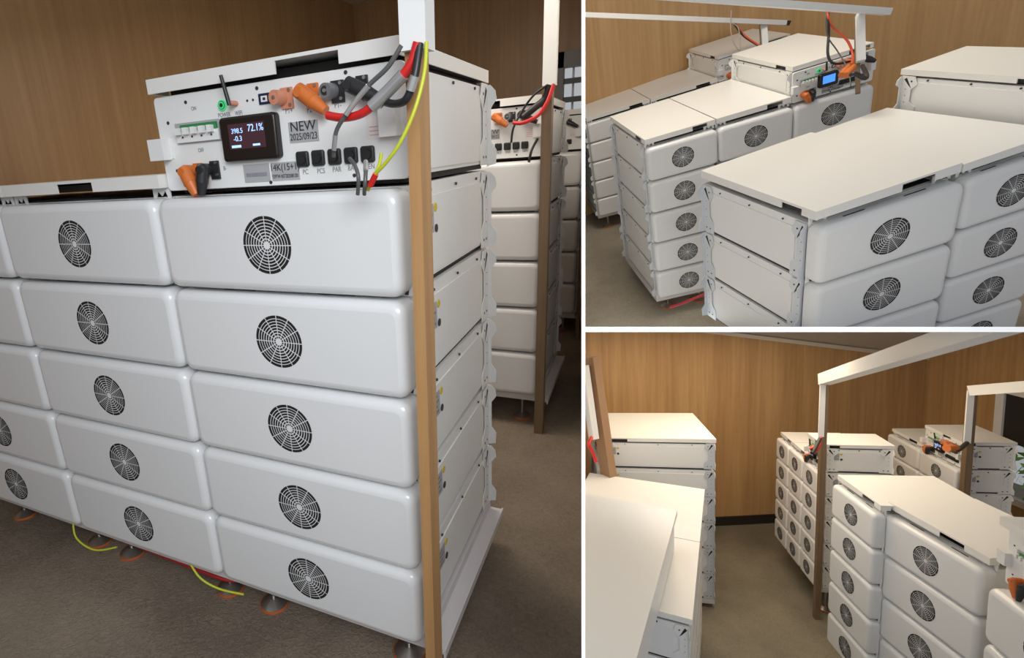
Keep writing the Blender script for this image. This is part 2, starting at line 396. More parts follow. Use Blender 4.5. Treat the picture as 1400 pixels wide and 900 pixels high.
def base(room, B, i, floor_z, label, group=None, right=False, tiers=5):
    w, d, h = B['w'], B['d'], B['h']; cy, sy = math.cos(B['yaw']), math.sin(B['yaw'])
    zb = B['z'] - tiers * h; t = 0.17 * h; legs = zb - t - floor_z
    loc = (B['x'] + cy * i * w, B['y'] + sy * i * w, floor_z)
    r = thing('base_frame', label, 'base', room, loc, B['yaw'], group)
    b = MB(); z0 = legs
    b.box(0.0, w - 0.0, 0.05, d, z0, z0 + t * 0.98, BASEM)
    ex = w + (0.045 if right else 0.0)
    if right:
        b.box(w, ex, 0.05, d, z0, z0 + 0.010, BASEM); b.box(ex, ex + 0.006, 0.05, d, z0 - 0.012, z0 + 0.016, BASEM)
    link('base_plate', b.mesh('base_plate'), r)
    def foot():
        f = MB(); f.cyl((0, 0, 0.02), (0, 0, legs), 0.008, 0.008, STEEL, 10); f.cyl((0, 0, 0.011), (0, 0, 0.032), 0.050, 0.016, STEEL, 20)
        return f.mesh('foot')
    def ring():
        f = MB(); f.cyl((0, 0, 0.001), (0, 0, 0.011), 0.052, 0.052, FOOTO, 20); return f.mesh('foot_pad')
    fm = cached(kz('foot', legs), foot); rm = cached(('ring',), ring)
    for (x, y) in ((0.10, 0.13), (w - 0.10, 0.13), (0.10, d - 0.1), (w - 0.10, d - 0.1)):
        f = link('foot', fm, r, Matrix.Translation((x, y, 0))); link('foot_pad', rm, f)
    return r

# ------------------------------------------------------------------ inverter unit (control box on top of a stack)
def inverter(room, B, i, label, group, z=None, sides='lrf', rich=True, blue=False, lab=None, plugs=True):
    w, d, h = B['w'], B['d'], B['h']; cy, sy = math.cos(B['yaw']), math.sin(B['yaw'])
    z = B['z'] + 0.04 * h if z is None else z; c = B['c']
    r = thing('inverter_unit', label, 'inverter', room, (B['x'] + cy * i * w, B['y'] + sy * i * w, z), B['yaw'], group)
    def hm():
        b = MB(); e = 0.010
        b.box(e, w - e, c, d - 0.012, 0.04 * h, 0.94 * h, WHITE); b.box(e + .02, w - e - .02, c + .03, d - .04, 0.94 * h, 0.99 * h, DARK); b.box(e + .01, w - e - .01, c + .03, d - .03, -0.02 * h, 0.04 * h, DARK)  # the black boxes paint the shade in the gaps above and below
        for xa in (e - 0.003, w - e):
            b.box(xa, xa + 0.003, c + 0.07, d - 0.08, 0.08 * h, 0.84 * h, WHITE)
            for t in (0.2, 0.5, 0.8): b.cyl((xa - 0.001, c + (d - c) * t, 0.9 * h), (xa + 0.0042, c + (d - c) * t, 0.9 * h), 0.004, 0.004, INK, 8)
        return b.mesh('housing')
    link('housing', cached(kz('ihousing', w, d, h), hm), r)
    side_brackets(r, w, d, h, c, 'l' in sides, 'r' in sides, 'f' in sides, GALV if 'g' in sides else WHITE)
    if lab: link('side_label', label_mesh(h), r, Matrix.Translation((w - 0.0055, c + lab * d, 0.5 * h)))
    yp = c - 0.012; PH = 0.95 * h; Z0 = 0.02 * h
    X = lambda u: u * w
    Zv = lambda v: Z0 + (1 - v) * PH
    b = MB(); b.loft_y(None, 0.0, w, Z0, Z0 + PH, yp, c - 0.001, 0.002, WHITE, 2, rc=0.012)
    pan = link('control_panel', cached(kz('panel', w, h), lambda: b.mesh('control_panel')), r)
    def P(name, fn, par=pan):
        q = MB(); fn(q); return link(name, q.mesh(name), par)
    def rect(q, u0, u1, v0, v1, t, m, y=0.0): q.box(X(u0), X(u1), yp - y - t, yp - y, Zv(v1), Zv(v0), m)
    P('display_bezel', lambda q: q.loft_y(None, X(.315), X(.549), Zv(.735), Zv(.295), yp - .022, yp, .006, BEZEL, 3, rc=.010))
    P('display', lambda q: rect(q, .354, .505, .37, .615, .0008, SCREENB if blue else SCREEN, .022))
    T = lambda s, u, v, size, m=GINK, y=0.0006, al='CENTER', sx=1.0: link('lettering', text_mesh(s, size, m, al, sx), pan, Matrix.Translation((X(u), yp - y, Zv(v))))
    if not blue:
        T('72.1%', .470, .425, .0235, DIGIT, .0234, sx=.85); T('398.5', .392, .440, .0165, DIGIT, .0234); T('-0.3', .392, .515, .0175, DIGIT, .0234)
        P('display_tile', lambda q: (rect(q, .362, .402, .575, .60, .0006, DIGIT, .0228), rect(q, .452, .482, .575, .595, .0006, DIGIT, .0228)))
    def brk(q):
        rect(q, .094, .298, .292, .503, .006, GREYLAB)
        rect(q, .098, .296, .385, .495, .010, WHITE); rect(q, .125, .292, .315, .385, .012, GREEN)
        for t in range(5): q.box(X(.108 + .038 * t), X(.128 + .038 * t), yp - .024, yp - .01, Zv(.415), Zv(.345), WHITE)
        for t in range(4): rect(q, .125 + .045 * t, .132 + .045 * t, .43, .45, .011, INK)
    P('circuit_breaker', brk)
    def pw(q):
        cx, cz = X(.322), Zv(.169)
        q.cyl((cx, yp, cz), (cx, yp - .006, cz), .0125, .0125, LED, 20); q.cyl((cx, yp - .006, cz), (cx, yp - .0068, cz), .0098, .0098, BLACK, 20)
        q.cyl((cx, yp - .0068, cz), (cx, yp - .0076, cz), .0085, .0085, LED, 20); q.cyl((cx, yp - .0076, cz), (cx, yp - .0084, cz), .005, .005, BLACK, 16)
    P('power_button', pw)
    P('antenna', lambda q: (q.cyl((X(.381), yp, Zv(.17)), (X(.381), yp - .028, Zv(.17)), .006, .006, SALMON, 10), q.cyl((X(.381), yp - .028, Zv(.19)), (X(.368), yp - .034, Zv(-.09)), .0055, .0045, BLACK, 10)))
    P('data_port', lambda q: (rect(q, .477, .521, .111, .212, .003, PORT), rect(q, .487, .512, .135, .190, .004, PAPER), rect(q, .495, .505, .15, .175, .0046, PORT)))
    for u, m in ((.428, INK), (.452, INK)): P('indicator', lambda q: q.cyl((X(u), yp, Zv(.157)), (X(u), yp - .002, Zv(.157)), .0028, .0028, m, 8))
    def sock(u, v, plate, ringm):
        def f(q):
            cx, cz = X(u), Zv(v); q.box(cx - .006, cx + .026, yp - .006, yp, cz - .026, cz + .020, plate)
            q.cyl((cx - .003, yp - .004, cz - .001), (cx - .006, yp - .034, cz - .001), .0175, .016, ringm, 18)
            q.cyl((cx - .006, yp - .034, cz - .001), (cx - .006, yp - .0345, cz - .001), .010, .010, plate, 14); q.cyl((cx - .006, yp - .0345, cz - .001), (cx - .006, yp - .038, cz - .001), .005, .004, STEEL, 10)
            for s in (1, -1): q.cyl((cx + .019, yp - .006, cz + s * .016 - .002), (cx + .019, yp - .009, cz + s * .016 - .002), .004, .004, STEEL, 8)
        return f
    P('power_socket', sock(.576, .173, SALMON, SALMON)); P('power_socket', sock(.764, .176, BLACK, mat('grey_socket', (.16, .16, .17), .4)))
    for u, v in ((.676, .169), (.849, .165), (.155, .80), (.235, .79)):
        m = ORANGE if u in (.676, .155) else BLACK
        P('socket_flange', lambda q: (q.box(X(u) - .004, X(u) + .024, yp - .006, yp, Zv(v) - .026, Zv(v) + .020, m), [q.cyl((X(u) + .017, yp - .006, Zv(v) + s * .015), (X(u) + .017, yp - .009, Zv(v) + s * .015), .004, .004, STEEL, 8) for s in (1, -1)]))
    for u in (.626, .686, .747, .807, .866):
        P('signal_socket', lambda q: (q.loft_y(None, X(u) - .017, X(u) + .017, Zv(.835), Zv(.685), yp - .008, yp, .003, BLACK, 2, rc=.006), q.cyl((X(u), yp - .008, Zv(.76)), (X(u), yp - .013, Zv(.76)), .012, .011, SLOT, 14)))
    P('date_sticker', lambda q: rect(q, .581, .694, .407, .602, .0010, GREYLAB)); P('model_sticker', lambda q: rect(q, .493, .606, .774, .955, .0010, GREYLAB)); P('unit_sticker', lambda q: rect(q, .374, .485, .772, .957, .0010, GREYLAB))
    def qrs(q):
        rect(q, .866, .927, .355, .63, .0010, PAPER)
        for j in range(3): rect(q, .876, .918, .52 + .035 * j, .528 + .035 * j, .0016, PINK)
    P('serial_sticker', qrs)
    if rich:
        T('NEW', .637, .455, .031, INK, .0016); T('2025/09/23', .637, .55, .0215, INK, .0016, sx=.78)
        T('14K(15+1)', .549, .825, .0235, INK, .0016, sx=.85); T('F29TW-NST2025081201', .549, .912, .0125, INK, .0016, sx=.6)
        P('sticker_print', lambda q: [rect(q, .384 + .0045 * j, .3868 + .0045 * j, .86, .90, .0016, GINK) for j in range(20)])
        for s, u, v, z_ in (('POWER', .322, .262, .0145), ('WIFI', .385, .262, .0145), ('ON', .189, .161, .0135), ('OFF', .193, .588, .0145), ('P1+', .590, .301, .017), ('P2+', .673, .316, .017), ('P1-', .772, .304, .017), ('PC', .630, .885, .0165), ('PCS', .690, .885, .0165), ('PAR', .750, .880, .0165), ('BAT', .807, .876, .0165), ('GEN', .868, .873, .0165), ('B-', .292, .794, .015)):
            T(s, u, v, z_, GINK, sx=.8)
    for name, u0, u1, v0, v1 in (('handle', -.024, .047, .433, .659), ('handle', .925, .982, .364, .622)):
        P(name, lambda q: (rect(q, u0, u1, v0, v1, .030, WHITE), rect(q, u0 - .0, u1 + .012, v0 + .01, v1 - .01, .003, WHITE)))
    for u, v in ((.156, .088), (.056, .272), (.062, .783), (.473, .056), (.808, .035), (.485, .965), (.812, .944)):
        P('screw', lambda q: q.cyl((X(u), yp, Zv(v)), (X(u), yp - .0016, Zv(v)), .0045, .0045, INK, 8))
    def plug(u, v, du, dv, m, R=.018):
        def f(q):
            a = Vector((X(u), yp - .030, Zv(v))); e = Vector((X(u + du), yp - .036, Zv(v + dv)))
            q.cyl((X(u), yp, Zv(v)), a, R * .9, R, m, 16); dd = e - a
            q.cyl(a - dd.normalized() * R * .55, a + dd * .5, R, R * 1.05, m, 16); q.cyl(a + dd * .5, e, R * 1.0, R * .62, m, 16)
            q.cyl(a, a + Vector((0, -.018, 0)), R * .98, R * .6, m, 16)
        return f
    if plugs:
        P('battery_plug', plug(.140, .80, .045, .25, ORANGE)); P('battery_plug', plug(.225, .79, -.018, .26, BLACK, .016))
        P('battery_plug', plug(.668, .165, .088, .19, ORANGE, .0175)); P('battery_plug', plug(.842, .165, .11, .17, BLACK, .0165))
    r['pw'] = 0
    del r['pw']
    return r

def scale_block(x, y, z, yaw, w, d, h, k=1.0):
    s = S * k
    return dict(x=x * s, y=y * s, z=z * s, yaw=yaw, w=w * s, d=d * s, h=h * s, c=0.105 * w * s)

TIER = ['top', 'second', 'third', 'fourth', 'bottom']
# ================================================================== LARGE HALL (left)
FZ = -1.512
HX, HY, HC = -3.88 * S, 7.8 * S, 2.05 * S
def hit(room, px, py, axis, v):
    R = {'hall': RL, 'upper': RT, 'lower': RB}[room]
    d = R.transposed() @ Vector(((px - 500) / 750, (py - 450) / 750, 1.0)); return d * (v / d[axis])
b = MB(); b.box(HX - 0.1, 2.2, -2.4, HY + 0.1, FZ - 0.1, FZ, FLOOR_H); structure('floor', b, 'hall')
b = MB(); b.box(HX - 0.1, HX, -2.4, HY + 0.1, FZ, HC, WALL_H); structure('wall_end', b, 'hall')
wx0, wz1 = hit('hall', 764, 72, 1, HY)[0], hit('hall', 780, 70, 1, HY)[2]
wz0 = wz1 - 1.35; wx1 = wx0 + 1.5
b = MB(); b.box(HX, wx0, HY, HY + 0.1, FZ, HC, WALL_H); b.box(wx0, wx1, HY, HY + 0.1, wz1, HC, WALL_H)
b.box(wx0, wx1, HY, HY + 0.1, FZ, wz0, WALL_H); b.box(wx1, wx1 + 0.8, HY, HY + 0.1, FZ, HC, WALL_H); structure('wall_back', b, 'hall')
b = MB(); b.box(HX - 0.1, 2.2, 1.2, HY + 0.1, HC, HC + 0.06, CEIL); structure('ceiling', b, 'hall')
b = MB()
for (xa, xb, za, zb) in ((wx0, wx1, wz1 - 0.13, wz1), (wx0, wx1, wz0, wz0 + 0.06), (wx0, wx0 + 0.05, wz0, wz1), (wx1 - 0.05, wx1, wz0, wz1)):
    b.box(xa, xb, HY - 0.03, HY + 0.05, za, zb, WFRAME)
wn = structure('window_1', b, 'hall')
b = MB()
for k in range(7):
    z = wz1 - 0.24 - 0.155 * k; b.box(wx0 + 0.05, wx1 - 0.05, HY + 0.0, HY + 0.05, z - 0.022, z + 0.022, LOUV)
link('louvres', b.mesh('louvres'), wn)
b = MB()
for k in range(10): b.cyl((wx0 + 0.12 + 0.14 * k, HY + 0.09, wz0), (wx0 + 0.12 + 0.14 * k, HY + 0.09, wz1), 0.010, 0.010, GALV, 8)
link('security_bars', b.mesh('security_bars'), wn)

LA = scale_block(-0.655, 1.535, -0.093, -0.003, 1.006, 1.06, 0.352)
LB = scale_block(-0.637, 3.954, -0.098, 0.003, 1.0, 1.079, 0.348)
LC = scale_block(-0.627, 6.27, -0.096, 0.0, 1.0, 1.072, 0.35)
for Bk in (LA, LB, LC): Bk['c'] = 0.075
COLN = {-1: 'near stack under the inverter', -2: 'second near stack', -3: 'near stack cut by the left edge'}
for i in (-1, -2, -3):
    for k in range(5):
        module('hall', LA, i, k, f'white module, {TIER[k]} tier of the {COLN[i]}, large left view',
               'battery modules of the near row in the large left view', 'r' if i == -1 else '', 0.10 if i == -1 else None)
    base('hall', LA, i, FZ, f'white base rail on orange-ringed feet under the {["", "rightmost", "second", "leftmost"][-i]} near stack, large left view', 'base frames of the near row', right=(i == -1))
for i, nm in ((-2, 'beside the inverter panel'), (-3, 'at the far left edge')):
    lid('hall', LA, i, f'thin white lid over the low stack {nm}, large left view', 'lids on the near row', notch=(0.40, 0.62))
inverter('hall', LA, -1, 'white inverter unit with dark touch screen and green breaker on the near stack', 'inverter units in the large left view', sides='r')
lid('hall', LA, -1, 'white notched lid resting on the near inverter with the dark screen', 'lids on the near row', z=LA['z'] + 1.04 * LA['h'], notch=(0.57, 0.80), y0=0.045, gap=0.0)
for k in range(5):
    module('hall', LB, -1, k, f'white battery module of the second row behind, {TIER[k]} tier, beside the brown wooden post', 'battery modules of the second row in the large left view', 'rf', 0.10)
    module('hall', LC, -1, k, f'small far module at the right edge, {TIER[k]} tier of the third row, large left view', 'battery modules of the third row in the large left view', 'rf')
base('hall', LB, -1, FZ, 'white base frame with steel levelling foot under the second row of the large left view', right=True)
base('hall', LC, -1, FZ, 'dark shaded base frame under the far third row of the large left view', right=True)
inverter('hall', LB, -1, 'grey-white inverter panel with orange plug on the second row behind the near stack', 'inverter units in the large left view', sides='rf', rich=True)
inverter('hall', LC, -1, 'far inverter panel half cut off below the barred window', 'inverter units in the large left view', sides='rf', rich=False)
lid('hall', LB, -1, 'white lid on the second-row inverter in the large left view', 'lids in the distance', z=LB['z'] + 1.04 * LB['h'], notch=(0.45, 0.70), y0=0.05, gap=0.0)
lid('hall', LC, -1, 'white lid on the far third-row inverter under the barred window', 'lids in the distance', z=LC['z'] + 1.04 * LC['h'], notch=(0.45, 0.70), y0=0.05, gap=0.0)

def post(room, x0, x1, y0, y1, z0, zm, z1, tx0, tx1, ty0, ty1, label, group=None, wood=None):
    r = thing('cable_post', label, 'post', room, (x0, y0, z0), 0, group)
    b = MB(); b.box(0, x1 - x0, 0, y1 - y0, 0, zm + 0.05 - z0, wood or POSTW); link('wooden_post', b.mesh('wooden_post'), r)
    b = MB(); b.box(tx0 - x0, tx1 - x0, ty0 - y0, ty1 - y0, zm - z0, z1 - z0, WHITE); link('white_trunking', b.mesh('white_trunking'), r)
    return r
PG = 'posts carrying cables at the row ends'
post('hall', -0.612 * S, -0.576 * S, 1.455 * S, 1.535 * S, FZ, 0.250 * S, HC - 0.002, -0.615 * S, -0.545 * S, 1.43 * S, 1.50 * S, 'tall pine post with white cable trunking on top, in front of the near row', PG).matrix_world @= Matrix.Rotation(0.0115, 4, 'Y')
DP = wood_wall('dark_pine_post', (0.16, 0.105, 0.06), (0.24, 0.165, 0.10))  # darker brown than the near post
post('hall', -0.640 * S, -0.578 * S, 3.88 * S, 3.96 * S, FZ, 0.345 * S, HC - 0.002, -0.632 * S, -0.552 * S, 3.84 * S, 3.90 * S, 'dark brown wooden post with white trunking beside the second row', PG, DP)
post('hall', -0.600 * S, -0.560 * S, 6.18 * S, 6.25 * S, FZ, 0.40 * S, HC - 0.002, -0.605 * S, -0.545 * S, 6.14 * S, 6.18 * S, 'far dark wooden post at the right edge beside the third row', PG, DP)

def cable(name, room, pts, r, m, label, cat='cable', group=None, bands=()):
    b = MB(); b.tube([view_point(room, *p) for p in pts], r, m, 10, 6)
    o = single(name, b, label, cat, room, group)
    for (seg, rr, mm, nm) in bands:
        q = MB(); q.tube([view_point(room, *p) for p in seg], rr, mm, 10, 6); link(nm, q.mesh(nm), o)
    return o
CG = 'cables at the near inverter panel'
cable('power_cable', 'hall', [(448, 158, 1.135), (470, 161, 1.11), (495, 155, 1.08), (520, 135, 1.05), (545, 110, 1.02), (562, 86, 1.0), (571, 58, 0.985)], 0.0085, RED,
      'thick red power cable from the orange plug up to the white trunking', group=CG,
      bands=[([(508, 146, 1.065), (530, 125, 1.04), (552, 102, 1.012)], 0.0122, SILVER, 'silver_tape')])
cable('power_cable', 'hall', [(522, 138, 1.07), (538, 142, 1.04), (553, 138, 1.015), (562, 122, 1.0), (568, 100, 0.99), (574, 60, 0.985)], 0.0075, BLACK,
      'thick black power cable curving from the black plug behind the red one', group=CG,
      bands=[([(561, 124, .998), (567, 104, 0.985)], 0.0088, SILVER, 'silver_tape')])
cable('signal_cable', 'hall', [(456, 214, 1.155), (457, 195, 1.13), (462, 174, 1.11), (480, 148, 1.08), (503, 118, 1.05), (530, 92, 1.02), (549, 62, 1.0)], 0.0045, mat('grey_cable', (.10, .10, .10), .35),
      'thin grey signal cable from the third black socket up to the trunking', group=CG,
      bands=[([(473, 157, 1.085), (488, 136, 1.065), (503, 118, 1.045)], 0.0054, SILVER, 'silver_tape'), ([(456.5, 205, 1.138), (458.5, 185, 1.118)], 0.0053, SILVER, 'silver_tape')])
cable('earth_wire', 'hall', [(583, 58, 0.975), (580, 100, 0.975), (567, 150, 0.985), (547, 195, 1.01), (528, 222, 1.04), (512, 240, 1.07), (503, 260, 1.11)], 0.0036, YELLOW,
      'yellow and green earth wire hanging from the trunking in front of the post', 'wire', CG,
      bands=[([(514, 238, 1.066), (506, 254, 1.085)], 0.0062, RED, 'red_sleeve'), ([(521, 211, 1.10), (519, 224, 1.085), (513, 238, 1.07)], 0.0036, YELLOW, 'wire_branch')])
cable('signal_cable', 'hall', [(478, 217, 1.14), (485, 226, 1.115), (490, 243, 1.105), (489, 266, 1.13)], 0.0042, mat('grey_cable', (.1, .1, .1), .35), 'short grey cable dropping from the fourth black socket onto the cover', group=CG)
cable('signal_cable', 'hall', [(500, 220, 1.12), (500, 236, 1.10), (499, 252, 1.10), (498, 266, 1.12)], 0.0042, mat('grey_cable', (.1, .1, .1), .35), 'short grey cable dropping from the rightmost black socket onto the cover', group=CG,
      bands=[([(500, 221, 1.118), (500, 234, 1.10)], 0.0052, SILVER, 'silver_tape')])
b = MB(); zz = (LA['z'] - 5 * LA['h']) - 0.030
b.tube([(-3.2, 1.18, zz), (-2.4, 1.175, zz - .01), (-1.9, 1.17, zz - .012), (-1.5, 1.165, zz - .02), (-1.25, 1.17, zz - .035), (-1.18, 1.22, zz - .05)], 0.0075, mat('dark_red_cable', (.38, .015, .02), .4), 10, 6)
single('floor_cable', b, 'red cable bundle running under the bottom of the near row', 'cable', 'hall')
b = MB(); b.tube([(-2.02, 1.15, zz + .03), (-1.98, 1.12, zz - .03), (-1.88, 1.12, zz - .06), (-1.78, 1.15, zz - .04)], 0.004, YELLOW, 8, 6)
single('earth_wire', b, 'yellow wire loop hanging under the near row beside the feet', 'wire', 'hall')
b = MB(); b.tube([(-1.36, 1.13, zz + .03), (-1.31, 1.12, zz - .01), (-1.24, 1.13, zz - .04), (-1.15, 1.15, zz - .05)], 0.004, YELLOW, 8, 6)
single('earth_wire', b, 'short yellow wire end under the right stack beside the red bundle', 'wire', 'hall')
CB = 'cables at the second-row inverter'
cable('power_cable', 'hall', [(702, 168, 2.55), (715, 168, 2.52), (735, 158, 2.5), (748, 140, 2.47), (757, 115, 2.45)], 0.009, RED, 'red cable from the second-row orange plug to the post', group=CB)
cable('power_cable', 'hall', [(716, 160, 2.55), (730, 148, 2.52), (745, 135, 2.5), (752, 115, 2.46)], 0.016, BLACK, 'thick black cable on the second-row inverter', group=CB)
cable('signal_cable', 'hall', [(699, 195, 2.62), (702, 175, 2.58), (715, 150, 2.55), (730, 130, 2.5), (748, 116, 2.46)], 0.005, BLACK, 'thin dark signal cable rising across the second-row inverter', group=CB)
cable('signal_cable', 'hall', [(735, 190, 2.6), (727, 205, 2.58), (723, 222, 2.6)], 0.006, BLACK, 'short black cable hanging at the lower right of the second-row inverter', group=CB)

# ================================================================== UPPER HALL (top right)
TB = scale_block(2.91, 4.566, -1.82, -0.278, 0.584, 1.108, 0.318)
TC_ = scale_block(3.11, 5.913, -1.82, -0.297, 0.664, 0.821, 0.225, 1.15)
TA0 = scale_block(2.566, 2.495, -1.82, -0.096, 0.799, 1.08, 0.386)
TA1 = scale_block(3.364, 2.42, -1.82, -0.085, 0.54, 1.07, 0.325)
TA2 = scale_block(3.943, 2.46, -1.82, -0.103, 0.44, 0.98, 0.269)
TBI = scale_block(2.91, 4.566, -1.82, -0.278, 0.584, 1.108, 0.262)
for Bk in (TB, TC_, TA0, TA1, TA2, TBI): Bk['c'] = 0.26 * Bk['h']
UF = -3.62 * S
b = MB(); b.box(-1.0, 7.5, 1.0, 7.6, UF - 0.1, UF, FLOOR_T); structure('floor', b, 'upper')
cp = view_point('upper', 1010, 60, 5.25)
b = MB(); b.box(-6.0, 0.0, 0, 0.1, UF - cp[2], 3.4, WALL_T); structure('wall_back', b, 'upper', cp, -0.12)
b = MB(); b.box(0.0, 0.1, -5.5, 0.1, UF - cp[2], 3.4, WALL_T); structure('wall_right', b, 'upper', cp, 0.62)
def row(room, B, cols, tiers, desc, group, sidecol=None, sides='lf', lab=None, side_at=None):
    for i in cols:
        for k in range(tiers if isinstance(tiers, int) else tiers[i]):
            place = desc if len(cols) == 1 else desc.replace('@', ['leftmost', 'middle', 'right-hand'][i] if cols[0] == 0 else ['left', 'middle', 'nearest'][i])
            module(room, B, i, k, f'white module, {TIER[k]} tier of the {place}', group, sides if i == side_at else '', lab if i == side_at else None)
row('upper', TB, (0, 1, 2), {0: 5, 1: 2, 2: 2}, '@ second-row stack, upper right view', 'battery modules of the second row, upper right view', sides='lfg', side_at=0)
row('upper', TC_, (0, 1, 2), {0: 5, 1: 2, 2: 2}, '@ far-row stack, upper right view', 'battery modules of the far row, upper right view', sides='lf', side_at=0)
base('upper', TB, 0, UF, 'white base frame on a steel foot under the second row of the upper right view')
base('upper', TC_, 0, UF, 'white base frame on a steel foot under the far row of the upper right view')
row('upper', TA0, (0,), 3, 'big near front-left stack, upper right view', 'battery modules of the near row, upper right view', sides='lfg', side_at=0)
row('upper', TA1, (0,), 4, 'darker near middle stack, upper right view', 'battery modules of the near row, upper right view')
row('upper', TA2, (0,), 3, 'near stack cut by the right edge, upper right view', 'battery modules of the near row, upper right view')
for B_, cols, nm in ((TB, (0, 1), 'second row'), (TC_, (0, 1), 'far row')):
    for i in cols: lid('upper', B_, i, f'white lid over the {["left", "middle"][i]} stack of the {nm} in the upper right view', 'row lids in the upper right view', notch=(0.68, 0.88))
lid('upper', TA0, 0, 'large white lid with dark side notch on the near front stack, upper right view', 'row lids in the upper right view', notch=(0.60, 0.82))
lid('upper', TA1, 0, 'white lid between the near front lid and the tall inverter box, upper right view', 'row lids in the upper right view', notch=(0.62, 0.85))
inverter('upper', TBI, 2, 'inverter unit with bright blue screen and bunched orange plugs, second row, upper right view', 'inverter units in the upper right view', rich=True, blue=True, sides='lf')
inverter('upper', TC_, 2, 'small far inverter unit with blue screen and one orange cable, upper right view', 'inverter units in the upper right view', rich=False, blue=True, sides='lf')
inverter('upper', TA2, 0, 'tall white inverter box with blank side showing, right of the upper right view', 'inverter units in the upper right view', rich=False, sides='lf', plugs=False)
lid('upper', TBI, 2, 'white lid on the blue-screen inverter of the second row, upper right view', 'inverter lids in the upper right view', z=TBI['z'] + 1.04 * TBI['h'], gap=0.0, notch=(0.70, 0.95), y0=0.05)
lid('upper', TC_, 2, 'white lid on the small far inverter, upper right view', 'inverter lids in the upper right view', z=TC_['z'] + 1.04 * TC_['h'], gap=0.0, notch=(0.70, 0.95), y0=0.05)
lid('upper', TA2, 0, 'white lid with black notch on the tall blank box at the right, upper right view', 'inverter lids in the upper right view', z=TA2['z'] + 1.04 * TA2['h'], gap=0.0, y0=0.03)

def beam(room, a, bb, w_, h_, name, m=WHITE):
    """square trunking between two room points"""
    a = Vector(a); bb = Vector(bb); d = bb - a; X = d.normalized(); Y = Vector((0, 0, 1)).cross(X).normalized(); Z = X.cross(Y)
    q = MB(); v = [a + X * t + Y * y + Z * z for z in (-h_ / 2, h_ / 2) for y in (-w_ / 2, w_ / 2) for t in (0, d.length)]
    q.add(v, [(0, 2, 3, 1), (4, 5, 7, 6), (0, 1, 5, 4), (2, 6, 7, 3), (0, 4, 6, 2), (1, 3, 7, 5)], m); return q.mesh(name)
def gantry(room, parts, label, group=None):
    r = thing('cable_gantry', label, 'gantry', room, (0, 0, 0), 0, group)
    for nm, a, bb, w_, h_, m in parts: link(nm, beam(room, a, bb, w_, h_, nm, m), r)
    return r
V = view_point
DW = mat('dark_post_wood', (0.20, 0.13, 0.075), .6)  # dark brown wood, also on the shrub stem
gantry('upper', [('crossbar', V('upper', 760, -16, 2.6), V('upper', 1213, 16, 3.0), 0.05, 0.033, WHITE),
                 ('upright', V('upper', 1176, 20, 3.01), V('upper', 1177, 84, 3.01), 0.036, 0.036, WHITE),
                 ('wooden_backing', V('upper', 1171, 20, 3.04), V('upper', 1173, 128, 3.04), 0.02, 0.02, DW)], 'long white cable trunking with an upright over the second row, upper right view', 'white trunking gantries')
gantry('upper', [('crossbar', V('upper', 770, 19, 4.2), V('upper', 1073, 31, 4.4), 0.05, 0.034, WHITE), ('end_cap', V('upper', 1073, 31, 4.4), V('upper', 1078, 31.5, 4.4), 0.05, 0.034, DARK),
                 ('upright', V('upper', 1044, 34, 4.42), V('upper', 1048, 88, 4.42), 0.04, 0.04, WHITE), ('wooden_backing', V('upper', 1040, 34, 4.46), V('upper', 1043, 88, 4.46), 0.02, 0.02, DW)],
       'shorter white cable trunking with a dark end over the far row, upper right view', 'white trunking gantries')
UG = 'cables in the upper right view'
cable('power_cable', 'upper', [(1131, 18, 2.98), (1137, 35, 2.97), (1158, 55, 2.96), (1166, 75, 2.95), (1165, 88, 2.9)], 0.006, mat('orange_red_cable', (.72, .10, .03), .4), 'orange-red cable hanging from the long trunking to the second-row inverter', group=UG)
cable('power_cable', 'upper', [(1132, 18, 2.98), (1133, 45, 2.97), (1132, 75, 2.96), (1141, 87, 2.95), (1162, 84, 2.95)], 0.0065, BLACK, 'black cable loop hanging from the long trunking, upper right view', group=UG)
cable('signal_cable', 'upper', [(1129, 18, 2.97), (1131, 48, 2.96), (1145, 70, 2.95), (1160, 96, 2.9), (1163, 118, 2.86)], 0.0032, mat('grey_cable', (.1, .1, .1), .35), 'thin grey cable hanging diagonally by the second-row inverter', group=UG)
cable('power_cable', 'upper', [(1004, 33, 4.35), (1018, 50, 4.35), (1040, 64, 4.35), (1056, 74, 4.33), (1062, 88, 4.3)], 0.008, BLACK, 'black cable arching behind from the shorter trunking, upper right view', group=UG)
cable('power_cable', 'upper', [(1005, 33, 4.36), (1020, 50, 4.34), (1043, 66, 4.3), (1044, 73, 4.2), (1034, 82, 4.1), (1024, 94, 4.02)], 0.0065, mat('orange_red_cable', (.72, .10, .03), .4), 'orange cable from the shorter trunking to the small far inverter', group=UG,
      bands=[([(1043, 75, 4.17), (1034, 82, 4.09)], 0.0105, PAPER, 'white_tape')])
cable('signal_cable', 'upper', [(1000, 14, 4.3), (999, 40, 4.3), (1004, 60, 4.3), (1012, 68, 4.3), (1010, 40, 4.3), (1002, 32, 4.3)], 0.0035, mat('pale_grey_cable', (.42, .36, .32), .5), 'thin pale cable loop hanging from the shorter trunking', group=UG)
def loose_plug(room, a, e, r, m, label, group):
    q = MB(); a = V(room, *a); e = V(room, *e); q.cyl(a, a.lerp(e, .55), r, r * 1.05, m, 14); q.cyl(a.lerp(e, .55), e, r, r * .6, m, 14)
    return single('cable_plug', q, label, 'plug', room, group)
PLG = 'plugs at the second-row inverter of the upper right view'
loose_plug('upper', (1151, 103, 2.78), (1161, 90, 2.8), 0.016, ORANGE, 'orange plug, left of the two above the second-row inverter sockets', PLG)
loose_plug('upper', (1157, 103, 2.75), (1168, 90, 2.77), 0.016, ORANGE, 'orange plug, right of the two above the second-row inverter sockets', PLG)
